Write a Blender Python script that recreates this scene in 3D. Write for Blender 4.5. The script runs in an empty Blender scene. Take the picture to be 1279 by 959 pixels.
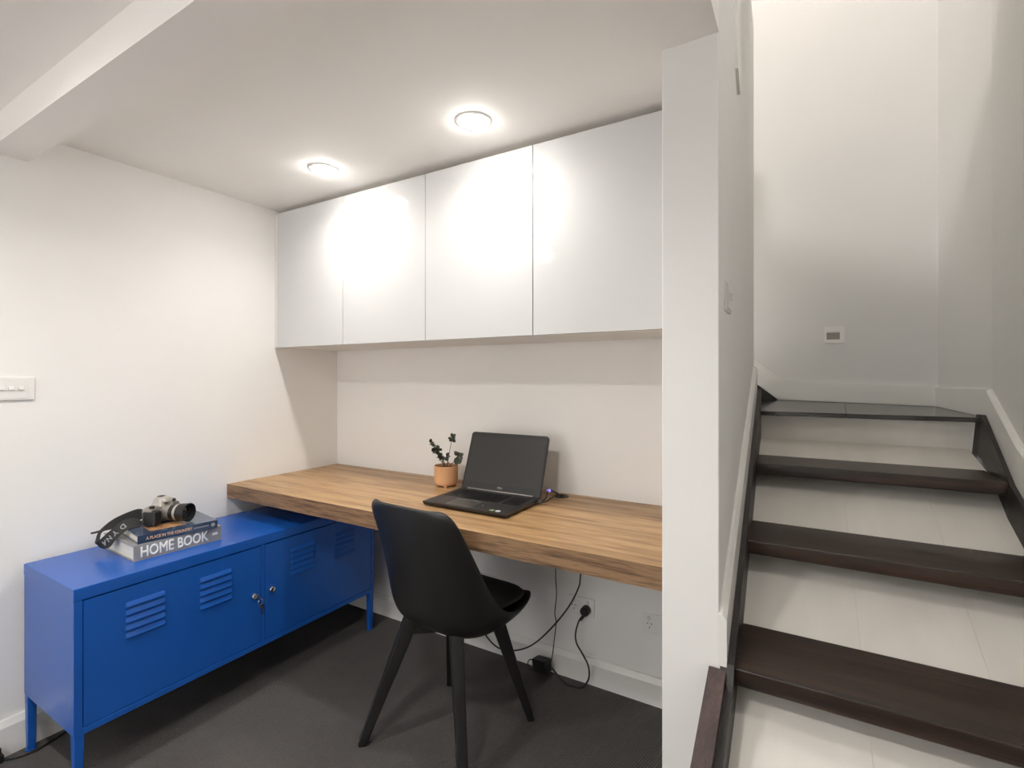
import bpy, bmesh, math, random
from mathutils import Vector, Matrix

# ------------------------------------------------------------------ camera, world, exposure, large lights
scene = bpy.context.scene
COL = scene.collection
R = math.radians
cam_data = bpy.data.cameras.new('camera')
cam_data.sensor_width = 36.0
cam_data.lens = 621.45 / 1279 * 36.0
cam_data.shift_y = -(479.5 - 471.14) / 1279
cam_data.clip_start = 0.02
cam = bpy.data.objects.new('camera', cam_data)
cam.location = (0, 0, 1.2551)
cam.rotation_euler = (R(90), 0, R(30.6587))
COL.objects.link(cam)
scene.camera = cam

world = bpy.data.worlds.new('world')
scene.world = world
world.use_nodes = True
world.node_tree.nodes['Background'].inputs[0].default_value = (1.0, 0.985, 0.965, 1)   # daylight let in by the added rear window, as fill
world.node_tree.nodes['Background'].inputs[1].default_value = 3.2

scene.view_settings.view_transform = 'Standard'
scene.view_settings.look = 'None'
scene.view_settings.gamma = 1.0
scene.view_settings.use_curve_mapping = False
scene.view_settings.exposure = 0.50
scene.cycles.diffuse_bounces = 10
scene.cycles.max_bounces = 16

DOWNLIGHT_W = 1.7        # the two lamps over the desk
ROOM_W = 5.4             # lamps behind the beam; the rearmost is added fill
STAIR_W = 0.85            # lamp in the added slab over the flight
UPSTAIRS_W = 14.0        # lamp of the upper floor
WARM = (1.0, 0.968, 0.928)
NEUTRAL = (1.0, 0.985, 0.965)

# ------------------------------------------------------------------ materials
def mat(name, base, rough=0.5, metal=0.0, spec=0.5, coat=0.0, emis=None, estr=0.0):
    m = bpy.data.materials.new(name)
    m.use_nodes = True
    b = m.node_tree.nodes['Principled BSDF']
    b.inputs['Base Color'].default_value = (*base, 1)
    b.inputs['Roughness'].default_value = rough
    b.inputs['Metallic'].default_value = metal
    b.inputs['Specular IOR Level'].default_value = spec
    b.inputs['Coat Weight'].default_value = coat
    b.inputs['Coat Roughness'].default_value = 0.08
    if emis:
        b.inputs['Emission Color'].default_value = (*emis, 1)
        b.inputs['Emission Strength'].default_value = estr
    return m

def noisy(m, scale=(1, 1, 1), nscale=8.0, detail=4.0, cols=None, bump=0.0, rough=None, dist=0.0, bscale=None):
    """colour variation, fine bump and roughness variation from one object-space noise"""
    nt = m.node_tree
    b = nt.nodes['Principled BSDF']
    tc = nt.nodes.new('ShaderNodeTexCoord')
    mp = nt.nodes.new('ShaderNodeMapping')
    mp.inputs['Scale'].default_value = scale
    nt.links.new(tc.outputs['Object'], mp.inputs['Vector'])
    n = nt.nodes.new('ShaderNodeTexNoise')
    n.inputs['Scale'].default_value = nscale
    n.inputs['Detail'].default_value = detail
    n.inputs['Distortion'].default_value = dist
    nt.links.new(mp.outputs[0], n.inputs['Vector'])
    if cols:
        r = nt.nodes.new('ShaderNodeValToRGB')
        els = r.color_ramp.elements
        while len(els) < len(cols):
            els.new(0.5)
        for e, (p, c) in zip(els, cols):
            e.position = p
            e.color = (*c, 1)
        nt.links.new(n.outputs['Fac'], r.inputs['Fac'])
        nt.links.new(r.outputs['Color'], b.inputs['Base Color'])
    if bump:
        n2 = n
        if bscale:
            n2 = nt.nodes.new('ShaderNodeTexNoise')
            n2.inputs['Scale'].default_value = bscale
            n2.inputs['Detail'].default_value = 3
            nt.links.new(mp.outputs[0], n2.inputs['Vector'])
        bp = nt.nodes.new('ShaderNodeBump')
        bp.inputs['Strength'].default_value = bump
        bp.inputs['Distance'].default_value = 0.002
        nt.links.new(n2.outputs['Fac'], bp.inputs['Height'])
        nt.links.new(bp.outputs[0], b.inputs['Normal'])
    if rough:
        mr = nt.nodes.new('ShaderNodeMapRange')
        mr.inputs['To Min'].default_value = rough[0]
        mr.inputs['To Max'].default_value = rough[1]
        nt.links.new(n.outputs['Fac'], mr.inputs['Value'])
        nt.links.new(mr.outputs[0], b.inputs['Roughness'])
    return m

M = {}
M['wall'] = noisy(mat('wall_paint', (.76, .74, .71), .62), nscale=3, cols=[(.3, (.81, .80, .78)), (.7, (.83, .82, .80))], bump=.06, bscale=180)
M['ceiling'] = noisy(mat('ceiling_paint', (.72, .695, .66), .75), nscale=2.5, cols=[(.3, (.90, .875, .845)), (.7, (.92, .895, .865))], bump=.04, bscale=160)
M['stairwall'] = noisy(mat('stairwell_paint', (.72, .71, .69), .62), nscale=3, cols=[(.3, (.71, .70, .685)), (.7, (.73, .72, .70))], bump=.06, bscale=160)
M['trim'] = noisy(mat('trim_enamel', (.78, .77, .74), .32), nscale=6, cols=[(.3, (.77, .76, .73)), (.7, (.79, .78, .75))], bump=.03, bscale=60)
M['sheet'] = noisy(mat('painted_sheet', (.70, .67, .62), .5), scale=(3, .6, 1), nscale=4, cols=[(.3, (.66, .63, .58)), (.7, (.72, .69, .64))], bump=.08, bscale=40)
M['gloss'] = noisy(mat('gloss_white_laminate', (.615, .615, .61), .09, spec=.45), nscale=2, rough=(.075, .10))
M['gloss_edge'] = noisy(mat('white_melamine', (.74, .73, .71), .4), nscale=5, rough=(.35, .45))
M['plastic_white'] = noisy(mat('white_plastic', (.80, .79, .77), .3), nscale=30, rough=(.26, .34))
M['rocker'] = noisy(mat('rocker_plastic', (.70, .69, .67), .25), nscale=30, rough=(.22, .3))
M['blue'] = noisy(mat('blue_powder_coat', (.008, .088, .40), .27, spec=.5), nscale=4, cols=[(.3, (.0075, .084, .385)), (.7, (.009, .092, .415))], bump=.05, bscale=500)
M['chrome'] = noisy(mat('chrome', (.72, .72, .70), .18, metal=1.0), nscale=20, rough=(.12, .25))
M['blackplastic'] = noisy(mat('black_plastic', (.012, .012, .0125), .42), nscale=60, rough=(.38, .46), bump=.03, bscale=400)
M['shell'] = noisy(mat('chair_shell_polypropylene', (.011, .0105, .010), .4), nscale=50, rough=(.36, .43), bump=.04, bscale=600)
M['cushion'] = noisy(mat('black_leatherette', (.007, .007, .007), .6), nscale=60, rough=(.55, .65), bump=.15, bscale=250)
M['chairwood'] = noisy(mat('black_stained_wood', (.010, .010, .010), .42), scale=(12, 12, 1), nscale=8, cols=[(.3, (.008, .008, .008)), (.7, (.014, .0135, .013))], bump=.1, rough=(.36, .5))
M['rubber'] = noisy(mat('black_rubber_cable', (.010, .010, .010), .45), nscale=60, rough=(.4, .5))
M['laptop'] = noisy(mat('laptop_shell', (.022, .021, .021), .42), scale=(1, 30, 1), nscale=40, rough=(.36, .48))
M['laptop_screen'] = noisy(mat('laptop_screen', (.036, .034, .033), .33, spec=.4), nscale=30, rough=(.3, .36))
M['bezel'] = noisy(mat('laptop_bezel', (.020, .0195, .019), .4), nscale=60, rough=(.36, .44))
M['key'] = noisy(mat('laptop_key', (.006, .006, .007), .4), nscale=60, rough=(.35, .45))
M['pad'] = noisy(mat('laptop_touchpad', (.045, .040, .034), .3), nscale=60, rough=(.26, .34))
M['silver'] = noisy(mat('silver_plastic', (.32, .30, .275), .32, metal=.5), nscale=40, rough=(.25, .36))
M['silver_pale'] = noisy(mat('pale_silver', (.44, .42, .385), .32, metal=.3), nscale=40, rough=(.25, .36))
M['glass'] = noisy(mat('lens_glass', (.008, .008, .012), .05, spec=.8, coat=.6), nscale=5, rough=(.03, .07))
M['strap'] = noisy(mat('strap_webbing', (.016, .016, .016), .75), scale=(1, 1, 1), nscale=300, bump=.3, rough=(.7, .8))
M['letter_grey'] = noisy(mat('grey_print', (.30, .30, .30), .6), nscale=60, rough=(.55, .65))
M['letter_white'] = noisy(mat('white_print', (.82, .82, .80), .5), nscale=60, rough=(.45, .55))
M['letter_tan'] = noisy(mat('tan_print', (.62, .40, .27), .5), nscale=60, rough=(.45, .55))
M['book_grey'] = noisy(mat('grey_book_cover', (.27, .265, .26), .42), nscale=14, cols=[(.3, (.24, .235, .235)), (.7, (.29, .285, .28))])
M['book_navy'] = noisy(mat('navy_book_jacket', (.035, .06, .12), .22, coat=.4), nscale=7, cols=[(.35, (.016, .03, .065)), (.55, (.04, .07, .13)), (.72, (.13, .15, .19))], dist=.6)
M['book_warm'] = noisy(mat('orange_photo_print', (.35, .16, .06), .25), nscale=22, cols=[(.35, (.12, .05, .03)), (.65, (.55, .30, .14))])
M['paper'] = noisy(mat('page_block', (.70, .67, .59), .8), scale=(1, 1, 60), nscale=10, cols=[(.3, (.55, .52, .45)), (.7, (.74, .71, .63))], bump=.2)
M['pot'] = noisy(mat('peach_clay_pot', (.66, .36, .18), .6), nscale=10, cols=[(.3, (.63, .34, .165)), (.7, (.69, .385, .20))], bump=.08, bscale=90)
M['soil'] = noisy(mat('potting_soil', (.025, .018, .012), .95), nscale=90, cols=[(.3, (.012, .009, .007)), (.7, (.05, .035, .025))], bump=.8)
M['leaf'] = noisy(mat('dark_leaf', (.030, .042, .025), .5), nscale=30, cols=[(.3, (.030, .040, .026)), (.7, (.095, .110, .080))])
M['stem'] = noisy(mat('stem_bark', (.07, .06, .042), .7), nscale=40, cols=[(.3, (.05, .045, .03)), (.7, (.09, .08, .055))])
M['dark'] = noisy(mat('dark_recess', (.02, .019, .018), .7), nscale=20, rough=(.65, .75))
M['gapgrey'] = noisy(mat('grey_filler', (.30, .27, .23), .7), nscale=20, rough=(.65, .75))
M['lens_emit'] = mat('lamp_diffuser', (.9, .9, .88), .4, emis=(1, .97, .92), estr=115.0)
M['pane'] = mat('fill_window_glass', (1, 1, 1), 0.0)  # pane of the added rear window that brings in fill
M['pane'].node_tree.nodes['Principled BSDF'].inputs['Transmission Weight'].default_value = 1.0
M['pane'].node_tree.nodes['Principled BSDF'].inputs['IOR'].default_value = 1.01
M['led'] = mat('blue_violet_led', (.2, .15, .5), .4, emis=(.30, .22, 1.0), estr=0.9)
M['sticker_green'] = noisy(mat('green_sticker', (.30, .40, .16), .35), nscale=60, rough=(.3, .4))
M['sticker_white'] = noisy(mat('white_sticker', (.72, .72, .74), .35), nscale=60, rough=(.3, .4))

def wood(name, along, cols, rough, bump, coarse=2.2, fine=9.0, stretch=14.0, coat=0.0):
    """timber: broad tonal bands plus fine streaks, both drawn out along the grain axis"""
    m = mat(name, cols[1][1], rough, coat=coat)
    nt = m.node_tree
    b = nt.nodes['Principled BSDF']
    tc = nt.nodes.new('ShaderNodeTexCoord')
    oi = nt.nodes.new('ShaderNodeObjectInfo')
    add = nt.nodes.new('ShaderNodeVectorMath'); add.operation = 'ADD'
    sc = nt.nodes.new('ShaderNodeVectorMath'); sc.operation = 'SCALE'
    sc.inputs[0].default_value = (7.3, 3.1, 5.7)
    nt.links.new(oi.outputs['Random'], sc.inputs['Scale'])
    nt.links.new(tc.outputs['Object'], add.inputs[0])
    nt.links.new(sc.outputs[0], add.inputs[1])
    def n(scale, det, st, dist):
        mp = nt.nodes.new('ShaderNodeMapping')
        s = [st, st, st]; s[along] = 1.0
        mp.inputs['Scale'].default_value = s
        nt.links.new(add.outputs[0], mp.inputs['Vector'])
        t = nt.nodes.new('ShaderNodeTexNoise')
        t.inputs['Scale'].default_value = scale
        t.inputs['Detail'].default_value = det
        t.inputs['Distortion'].default_value = dist
        nt.links.new(mp.outputs[0], t.inputs['Vector'])
        return t
    a = n(coarse, 4, stretch, .5)
    f = n(fine, 6, stretch * 1.6, .2)
    mix = nt.nodes.new('ShaderNodeMix'); mix.data_type = 'FLOAT'
    mix.inputs[0].default_value = .42
    nt.links.new(a.outputs['Fac'], mix.inputs[2])
    nt.links.new(f.outputs['Fac'], mix.inputs[3])
    r = nt.nodes.new('ShaderNodeValToRGB')
    els = r.color_ramp.elements
    while len(els) < len(cols):
        els.new(.5)
    for e, (p, c) in zip(els, cols):
        e.position = p; e.color = (*c, 1)
    nt.links.new(mix.outputs[0], r.inputs['Fac'])
    nt.links.new(r.outputs['Color'], b.inputs['Base Color'])
    bp = nt.nodes.new('ShaderNodeBump')
    bp.inputs['Strength'].default_value = bump
    bp.inputs['Distance'].default_value = .0015
    nt.links.new(f.outputs['Fac'], bp.inputs['Height'])
    nt.links.new(bp.outputs[0], b.inputs['Normal'])
    return m

M['oak'] = wood('oak_worktop', 0, [(.34, (.19, .100, .042)), (.46, (.35, .205, .092)), (.58, (.52, .330, .165)), (.72, (.34, .190, .082))], .36, .25)
M['oak_edge_shaded'] = wood('oak_edge_shaded', 0, [(.36, (.07, .036, .017)), (.45, (.17, .095, .046)), (.55, (.30, .178, .092)), (.66, (.11, .058, .027))], .5, .5, coarse=3.2, fine=12)  # strong edge grain, set darker than the top to hold its shade
M['tread'] = wood('dark_stained_tread', 0, [(.34, (.009, .0048, .0034)), (.5, (.024, .0115, .007)), (.66, (.056, .025, .014))], .36, .35, coat=.15)
M['string'] = wood('dark_stained_string', 1, [(.34, (.006, .0045, .004)), (.5, (.014, .010, .0085)), (.66, (.030, .021, .016))], .45, .4)
M['string_brown'] = wood('brown_worn_string', 1, [(.34, (.022, .012, .011)), (.5, (.045, .024, .022)), (.66, (.075, .042, .038))], .5, .5)
M['board'] = wood('dark_floorboard', 0, [(.34, (.010, .008, .007)), (.5, (.018, .014, .012)), (.66, (.028, .021, .017))], .22, .2, coat=.3)

def carpet():
    m = mat('charcoal_ribbed_carpet', (.04, .038, .036), .95, spec=.15)
    nt = m.node_tree
    b = nt.nodes['Principled BSDF']
    tc = nt.nodes.new('ShaderNodeTexCoord')
    mp = nt.nodes.new('ShaderNodeMapping')
    mp.inputs['Rotation'].default_value = (0, 0, R(12))
    nt.links.new(tc.outputs['Object'], mp.inputs['Vector'])
    w = nt.nodes.new('ShaderNodeTexWave')
    w.inputs['Scale'].default_value = 38
    w.inputs['Distortion'].default_value = 2.2
    w.inputs['Detail'].default_value = 3
    w.inputs['Detail Scale'].default_value = 6
    nt.links.new(mp.outputs[0], w.inputs['Vector'])
    n = nt.nodes.new('ShaderNodeTexNoise')
    n.inputs['Scale'].default_value = 260
    n.inputs['Detail'].default_value = 3
    nt.links.new(mp.outputs[0], n.inputs['Vector'])
    n3 = nt.nodes.new('ShaderNodeTexNoise')
    n3.inputs['Scale'].default_value = 3
    nt.links.new(mp.outputs[0], n3.inputs['Vector'])
    m1 = nt.nodes.new('ShaderNodeMath'); m1.operation = 'ADD'
    nt.links.new(w.outputs['Fac'], m1.inputs[0]); nt.links.new(n.outputs['Fac'], m1.inputs[1])
    m2 = nt.nodes.new('ShaderNodeMath'); m2.operation = 'ADD'
    nt.links.new(m1.outputs[0], m2.inputs[0]); nt.links.new(n3.outputs['Fac'], m2.inputs[1])
    r = nt.nodes.new('ShaderNodeMapRange')
    r.inputs['From Min'].default_value = .6; r.inputs['From Max'].default_value = 2.2
    nt.links.new(m2.outputs[0], r.inputs['Value'])
    cr = nt.nodes.new('ShaderNodeValToRGB')
    cr.color_ramp.elements[0].color = (.052, .0485, .046, 1)
    cr.color_ramp.elements[1].color = (.135, .126, .119, 1)
    nt.links.new(r.outputs[0], cr.inputs['Fac'])
    nt.links.new(cr.outputs['Color'], b.inputs['Base Color'])
    bp = nt.nodes.new('ShaderNodeBump')
    bp.inputs['Strength'].default_value = .6
    bp.inputs['Distance'].default_value = .003
    nt.links.new(m1.outputs[0], bp.inputs['Height'])
    nt.links.new(bp.outputs[0], b.inputs['Normal'])
    return m
M['carpet'] = carpet()

# ------------------------------------------------------------------ mesh helpers
class MB:
    def __init__(self):
        self.bm = bmesh.new()
    def _add(self, verts, faces):
        vs = [self.bm.verts.new(v) for v in verts]
        out = []
        for f in faces:
            try:
                out.append(self.bm.faces.new([vs[i] for i in f]))
            except ValueError:
                pass
        return vs, out
    def box(self, x0, x1, y0, y1, z0, z1, bev=0.0, seg=2):
        vs, fs = self._add([(x, y, z) for z in (z0, z1) for y in (y0, y1) for x in (x0, x1)],
                           [(0, 2, 3, 1), (4, 5, 7, 6), (0, 1, 5, 4), (2, 6, 7, 3), (0, 4, 6, 2), (1, 3, 7, 5)])
        if bev:
            es = list({e for f in fs for e in f.edges})
            bmesh.ops.bevel(self.bm, geom=es, offset=bev, segments=seg, profile=.5, affect='EDGES')
        return self
    def prism(self, pts, axis, a, b, bev=0.0):
        """polygon pts (2-D) swept along axis from a to b; axis 0: pts are (y,z); 1: (x,z); 2: (x,y)"""
        def P(p, t):
            return {0: (t, p[0], p[1]), 1: (p[0], t, p[1]), 2: (p[0], p[1], t)}[axis]
        n = len(pts)
        vs, fs = self._add([P(p, a) for p in pts] + [P(p, b) for p in pts],
                           [tuple(range(n))[::-1], tuple(range(n, 2 * n))] + [(i, (i + 1) % n, n + (i + 1) % n, n + i) for i in range(n)])
        if bev:
            es = list({e for f in fs for e in f.edges})
            bmesh.ops.bevel(self.bm, geom=es, offset=bev, segments=2, profile=.5, affect='EDGES')
        return self
    def hexa(self, bottom, top, bev=0.0):
        """six-sided block from four bottom and four top corners"""
        vs, fs = self._add(list(bottom) + list(top), [(3, 2, 1, 0), (4, 5, 6, 7), (0, 1, 5, 4), (1, 2, 6, 5), (2, 3, 7, 6), (3, 0, 4, 7)])
        if bev:
            es = list({e for f in fs for e in f.edges})
            bmesh.ops.bevel(self.bm, geom=es, offset=bev, segments=2, profile=.5, affect='EDGES')
        return self
    def lathe(self, prof, seg=32, axis='z', cen=(0, 0, 0), caps=True):
        """profile (r, h) turned about an axis through cen"""
        rings = []
        c = Vector(cen)
        for r, h in prof:
            ring = []
            for i in range(seg):
                t = 2 * math.pi * i / seg
                a, b = r * math.cos(t), r * math.sin(t)
                v = {'z': (a, b, h), 'y': (a, h, b), 'x': (h, a, b)}[axis]
                ring.append(self.bm.verts.new(c + Vector(v)))
            rings.append(ring)
        for q, w in zip(rings, rings[1:]):
            for i in range(seg):
                self.bm.faces.new((q[i], q[(i + 1) % seg], w[(i + 1) % seg], w[i]))
        if caps:
            for ring in (rings[0], rings[-1]):
                if (ring[0].co - ring[seg // 2].co).length > 1e-5:
                    self.bm.faces.new(ring)
        return self
    def tube(self, pts, rad, seg=8, smooth=8):
        pts = [Vector(p) for p in pts]
        if smooth and len(pts) > 2:
            pts = catmull(pts, smooth)
        rads = rad if isinstance(rad, (list, tuple)) else [rad] * len(pts)
        if len(rads) != len(pts):
            rads = [rads[0] + (rads[-1] - rads[0]) * i / (len(pts) - 1) for i in range(len(pts))]
        rings = []
        nrm = None
        for i, p in enumerate(pts):
            t = (pts[min(i + 1, len(pts) - 1)] - pts[max(i - 1, 0)]).normalized()
            if nrm is None:
                nrm = t.orthogonal().normalized()
            nrm = (nrm - t * nrm.dot(t)).normalized()
            bn = t.cross(nrm)
            rings.append([self.bm.verts.new(p + (nrm * math.cos(2 * math.pi * k / seg) + bn * math.sin(2 * math.pi * k / seg)) * rads[i]) for k in range(seg)])
        for q, w in zip(rings, rings[1:]):
            for k in range(seg):
                self.bm.faces.new((q[k], q[(k + 1) % seg], w[(k + 1) % seg], w[k]))
        self.bm.faces.new(rings[0][::-1]); self.bm.faces.new(rings[-1])
        return self
    def grid(self, rows):
        g = [[self.bm.verts.new(p) for p in r] for r in rows]
        for a, b in zip(g, g[1:]):
            for i in range(len(a) - 1):
                self.bm.faces.new((a[i], a[i + 1], b[i + 1], b[i]))
        return self
    def xform(self, mtx):
        self.bm.transform(mtx)
        return self

def catmull(p, n):
    out = []
    for i in range(len(p) - 1):
        a, b, c, d = p[max(i - 1, 0)], p[i], p[i + 1], p[min(i + 2, len(p) - 1)]
        for k in range(n):
            t = k / n
            out.append(.5 * ((2 * b) + (c - a) * t + (2 * a - 5 * b + 4 * c - d) * t * t + (3 * b - a - 3 * c + d) * t ** 3))
    out.append(p[-1])
    return out

def world_matrix(o):
    m = Matrix.Identity(4)
    while o is not None:
        m = o.matrix_basis @ m
        o = o.parent
    return m

def obj(name, mb, material, parent=None, world=False, smooth=False, angle=40):
    me = bpy.data.meshes.new(name)
    bmesh.ops.recalc_face_normals(mb.bm, faces=mb.bm.faces)
    mb.bm.to_mesh(me); mb.bm.free()
    if world and parent is not None:
        me.transform(world_matrix(parent).inverted())
    me.materials.append(material)
    if smooth:
        for p in me.polygons:
            p.use_smooth = True
        me.set_sharp_from_angle(angle=R(angle))
    o = bpy.data.objects.new(name, me)
    COL.objects.link(o)
    o.parent = parent
    if smooth and angle < 60:
        wn = o.modifiers.new('weighted_normals', 'WEIGHTED_NORMAL')
        wn.keep_sharp = True
    return o

def link_copy(src, parent, loc=None, rot=None, name=None):
    c = src.copy()
    if name:
        c.name = name
    COL.objects.link(c)
    c.parent = parent
    if loc is not None:
        c.location = loc
    if rot is not None:
        c.rotation_euler = rot
    return c

def tag(o, label, cat, group=None):
    o['label'] = label; o['category'] = cat
    if group:
        o['group'] = group
    return o

def thing(name, label, cat, loc=(0, 0, 0), rotz=0.0, group=None):
    o = bpy.data.objects.new(name, None)
    o.empty_display_size = .05
    COL.objects.link(o)
    o.location = loc; o.rotation_euler = (0, 0, rotz)
    o.matrix_basis = Matrix.Translation(loc) @ Matrix.Rotation(rotz, 4, 'Z')
    return tag(o, label, cat, group)

def struct(name, mb, material, smooth=False):
    o = obj(name, mb, material, smooth=smooth)
    o['kind'] = 'structure'
    return o

def lettering(text, material, parent, mtx, size, name='lettering', depth=.0004, align='LEFT', width=None, bold=0.0, shear=0.0):
    """flat print as thin geometry; mtx maps text plane (x right, y up, z out) to the parent's space"""
    cu = bpy.data.curves.new(name, 'FONT')
    cu.body = text; cu.size = size; cu.extrude = depth; cu.align_x = align; cu.align_y = 'CENTER'
    cu.bevel_depth = bold; cu.bevel_resolution = 0; cu.resolution_u = 3; cu.shear = shear
    t = bpy.data.objects.new(name, cu)
    COL.objects.link(t)
    bpy.context.view_layer.update()
    me = bpy.data.meshes.new_from_object(t.evaluated_get(bpy.context.evaluated_depsgraph_get()))
    bpy.data.objects.remove(t); bpy.data.curves.remove(cu)
    if width:
        xs = [v.co.x for v in me.vertices]
        k = width / (max(xs) - min(xs)); x0 = min(xs)
        for v in me.vertices:
            v.co.x = (v.co.x - x0) * k
    me.transform(mtx)
    me.materials.clear(); me.materials.append(material)
    o = bpy.data.objects.new(name, me)
    COL.objects.link(o); o.parent = parent
    return o

def frame(origin, xdir, ydir):
    x = Vector(xdir).normalized(); y = Vector(ydir); y = (y - x * y.dot(x)).normalized(); z = x.cross(y)
    m = Matrix((x, y, z)).transposed().to_4x4()
    m.translation = Vector(origin)
    return m

# ------------------------------------------------------------------ key dimensions (metres; camera stands over the origin)
XL = -2.296            # left wall
YB = 1.926             # back wall
ZC = 2.09              # ceiling of the study
YR = -2.7              # wall behind the camera
PX0, PX1 = -.319, -.183   # partition between desk and stairs
PY = 1.29              # its front end
YW = 3.2               # landing wall
HI = 5.2               # ceiling of the upper floor
Z0, RISE, Y0, GO = .5524, .18, 1.3104, .4541   # third tread: top height, rise, nosing, going
TREAD_D = .257
def wall_x(y):          # stair side of the partition runs very slightly out of square
    return PX1 - .0308 * max(0, y - PY)
def right_x(y):
    return .633 - .08 * max(0, min(.47, 2.673 - y))

# ------------------------------------------------------------------ the setting
struct('floor', MB().box(XL - .15, .8, YR - .15, YB + .15, -.1, 0), M['carpet'])
struct('wall_left', MB().box(XL - .15, XL, YR - .15, YB + .15, 0, ZC + .25), M['wall'])
struct('wall_back', MB().box(XL, PX0, YB, YB + .12, 0, ZC + .25), M['wall'])
# rear wall; its wide window is unseen, added to give soft fill
WX0, WX1, WZ0, WZ1 = -2.15, -.25, .35, 1.85
mb = MB()
mb.box(XL, .8, YR - .15, YR, 0, WZ0); mb.box(XL, .8, YR - .15, YR, WZ1, HI)
mb.box(XL, WX0, YR - .15, YR, WZ0, WZ1); mb.box(WX1, .8, YR - .15, YR, WZ0, WZ1)
struct('wall_rear', mb, M['wall'])
wn = struct('fill_window_1', MB().box(WX0, WX1, YR - .085, YR - .080, WZ0, WZ1), M['pane'])
mb = MB()
for b in ((WX0, WX1, WZ0, WZ0 + .05), (WX0, WX1, WZ1 - .05, WZ1), (WX0, WX0 + .05, WZ0, WZ1), (WX1 - .05, WX1, WZ0, WZ1), (-1.225, -1.175, WZ0, WZ1)):
    mb.box(b[0], b[1], YR - .11, YR - .05, b[2], b[3])
obj('fill_window_frame', mb, M['trim'], wn)
ld = bpy.data.lights.new('fill_window_portal', 'AREA')
ld.shape = 'RECTANGLE'; ld.size = WX1 - WX0; ld.size_y = WZ1 - WZ0
ld.cycles.is_portal = True
lo = bpy.data.objects.new('fill_window_portal', ld)
lo.location = ((WX0 + WX1) / 2, YR - .045, (WZ0 + WZ1) / 2); lo.rotation_euler = (R(90), 0, 0)
COL.objects.link(lo)
mb = MB().prism([(PX0, PY), (PX1, PY), (wall_x(2.75), 2.75), (PX0, 2.75)], 2, 0, 3.0, bev=.003)
struct('wall_partition', mb, M['wall'])
struct('wall_bulkhead', MB().box(PX0, PX1, YR, PY, ZC + .2, 3.05), M['stairwall'])
struct('wall_landing', MB().box(-2.0, .575, YW, YW + .12, .4, HI), M['stairwall'])
mb = MB().prism([(.56, YW + .12), (.56, YW), (.633, 2.673), (right_x(2.2), 2.2), (right_x(2.2), YR), (.8, YR), (.8, YW + .12)], 2, 0, HI)
struct('wall_stair_right', mb, M['stairwall'])
struct('wall_upper_flight', MB().box(-2.12, -2.0, YB + .12, YW + .12, .4, HI), M['stairwall'])
struct('wall_behind_cabinets', MB().box(-2.0, PX0, YB + .12, YB + .2, .4, 3.05), M['stairwall'])
struct('ceiling', MB().prism([(XL - .15, YR), (PX1, YR), (PX1, PY), (PX0, PY), (PX0, YB + .12), (XL - .15, YB + .12)], 2, ZC, ZC + .2), M['ceiling'])
struct('wall_upper_left', MB().box(-2.24, -2.12, YR, YW + .12, 3.05, HI), M['stairwall'])
struct('ceiling_upper', MB().box(-2.12, .8, YR - .15, YW + .12, HI, HI + .1), M['ceiling'])
# unseen slab added over the flight; its skewed edge is shaped to cut upstairs light
mb = MB().prism([(-2.12, YR), (.8, YR), (.8, 2.136), (-2.12, 2.825)], 2, 3.05, 3.2)
struct('light_cut_slab', mb, M['ceiling'])
# dropped beam across the ceiling
struct('trim_1', MB().box(XL, PX1, .522, .622, 1.994, ZC), M['ceiling'])
# vertical architrave end high on the partition, seen edge-on
mb = MB().hexa([(PX1 - .03, 1.72, 2.235), (PX1 - .004, 1.72, 2.235), (PX1 - .006, 1.80, 2.19), (PX1 - .03, 1.80, 2.19)],
               [(PX1 - .03, 1.72, 3.0), (PX1 - .004, 1.72, 3.0), (PX1 - .006, 1.80, 3.0), (PX1 - .03, 1.80, 3.0)])
struct('trim_2', mb, M['trim'])

def baseboard_profile(x, s, h=.118, t=.016):
    return [(x, 0), (x + s * t, 0), (x + s * t, h - .022), (x + s * (t - .005), h - .010), (x + s * (t - .009), h), (x, h)]
mb = MB().prism(baseboard_profile(XL, 1), 1, YR, YB)
struct('baseboard_left', mb, M['trim'])
mb = MB().prism([(y, z) for y, z in baseboard_profile(YB, -1, .105)], 0, XL, PX0)
struct('baseboard_back', mb, M['trim'])
mb = MB().box(PX0 - .012, PX0, PY + .01, YB, 0, .105, .003)
struct('baseboard_partition', mb, M['trim'])

# raked skirting on the stair side of the partition
def rake(y):
    return .58 + .44 * (y - PY)
sk = []
ya, yb_ = PY - .004, 2.71
def skirt_sec(y, top, bot):
    x = wall_x(y)
    return [(x - .002, y, bot), (x + .018, y, bot), (x + .018, y, top - .012), (x + .008, y, top), (x - .002, y, top)]
mb = MB()
secs = [skirt_sec(y, rake(y) + .105, rake(y) - .03) for y in (ya, 1.7, 2.2, yb_)]
rows = [s + [s[0]] for s in secs]
mb.grid(rows)
for s in (secs[0], secs[-1]):
    mb.bm.faces.new([mb.bm.verts.new(p) for p in s])
bmesh.ops.remove_doubles(mb.bm, verts=mb.bm.verts, dist=1e-5)
struct('baseboard_stair_left', mb, M['trim'])

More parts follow.
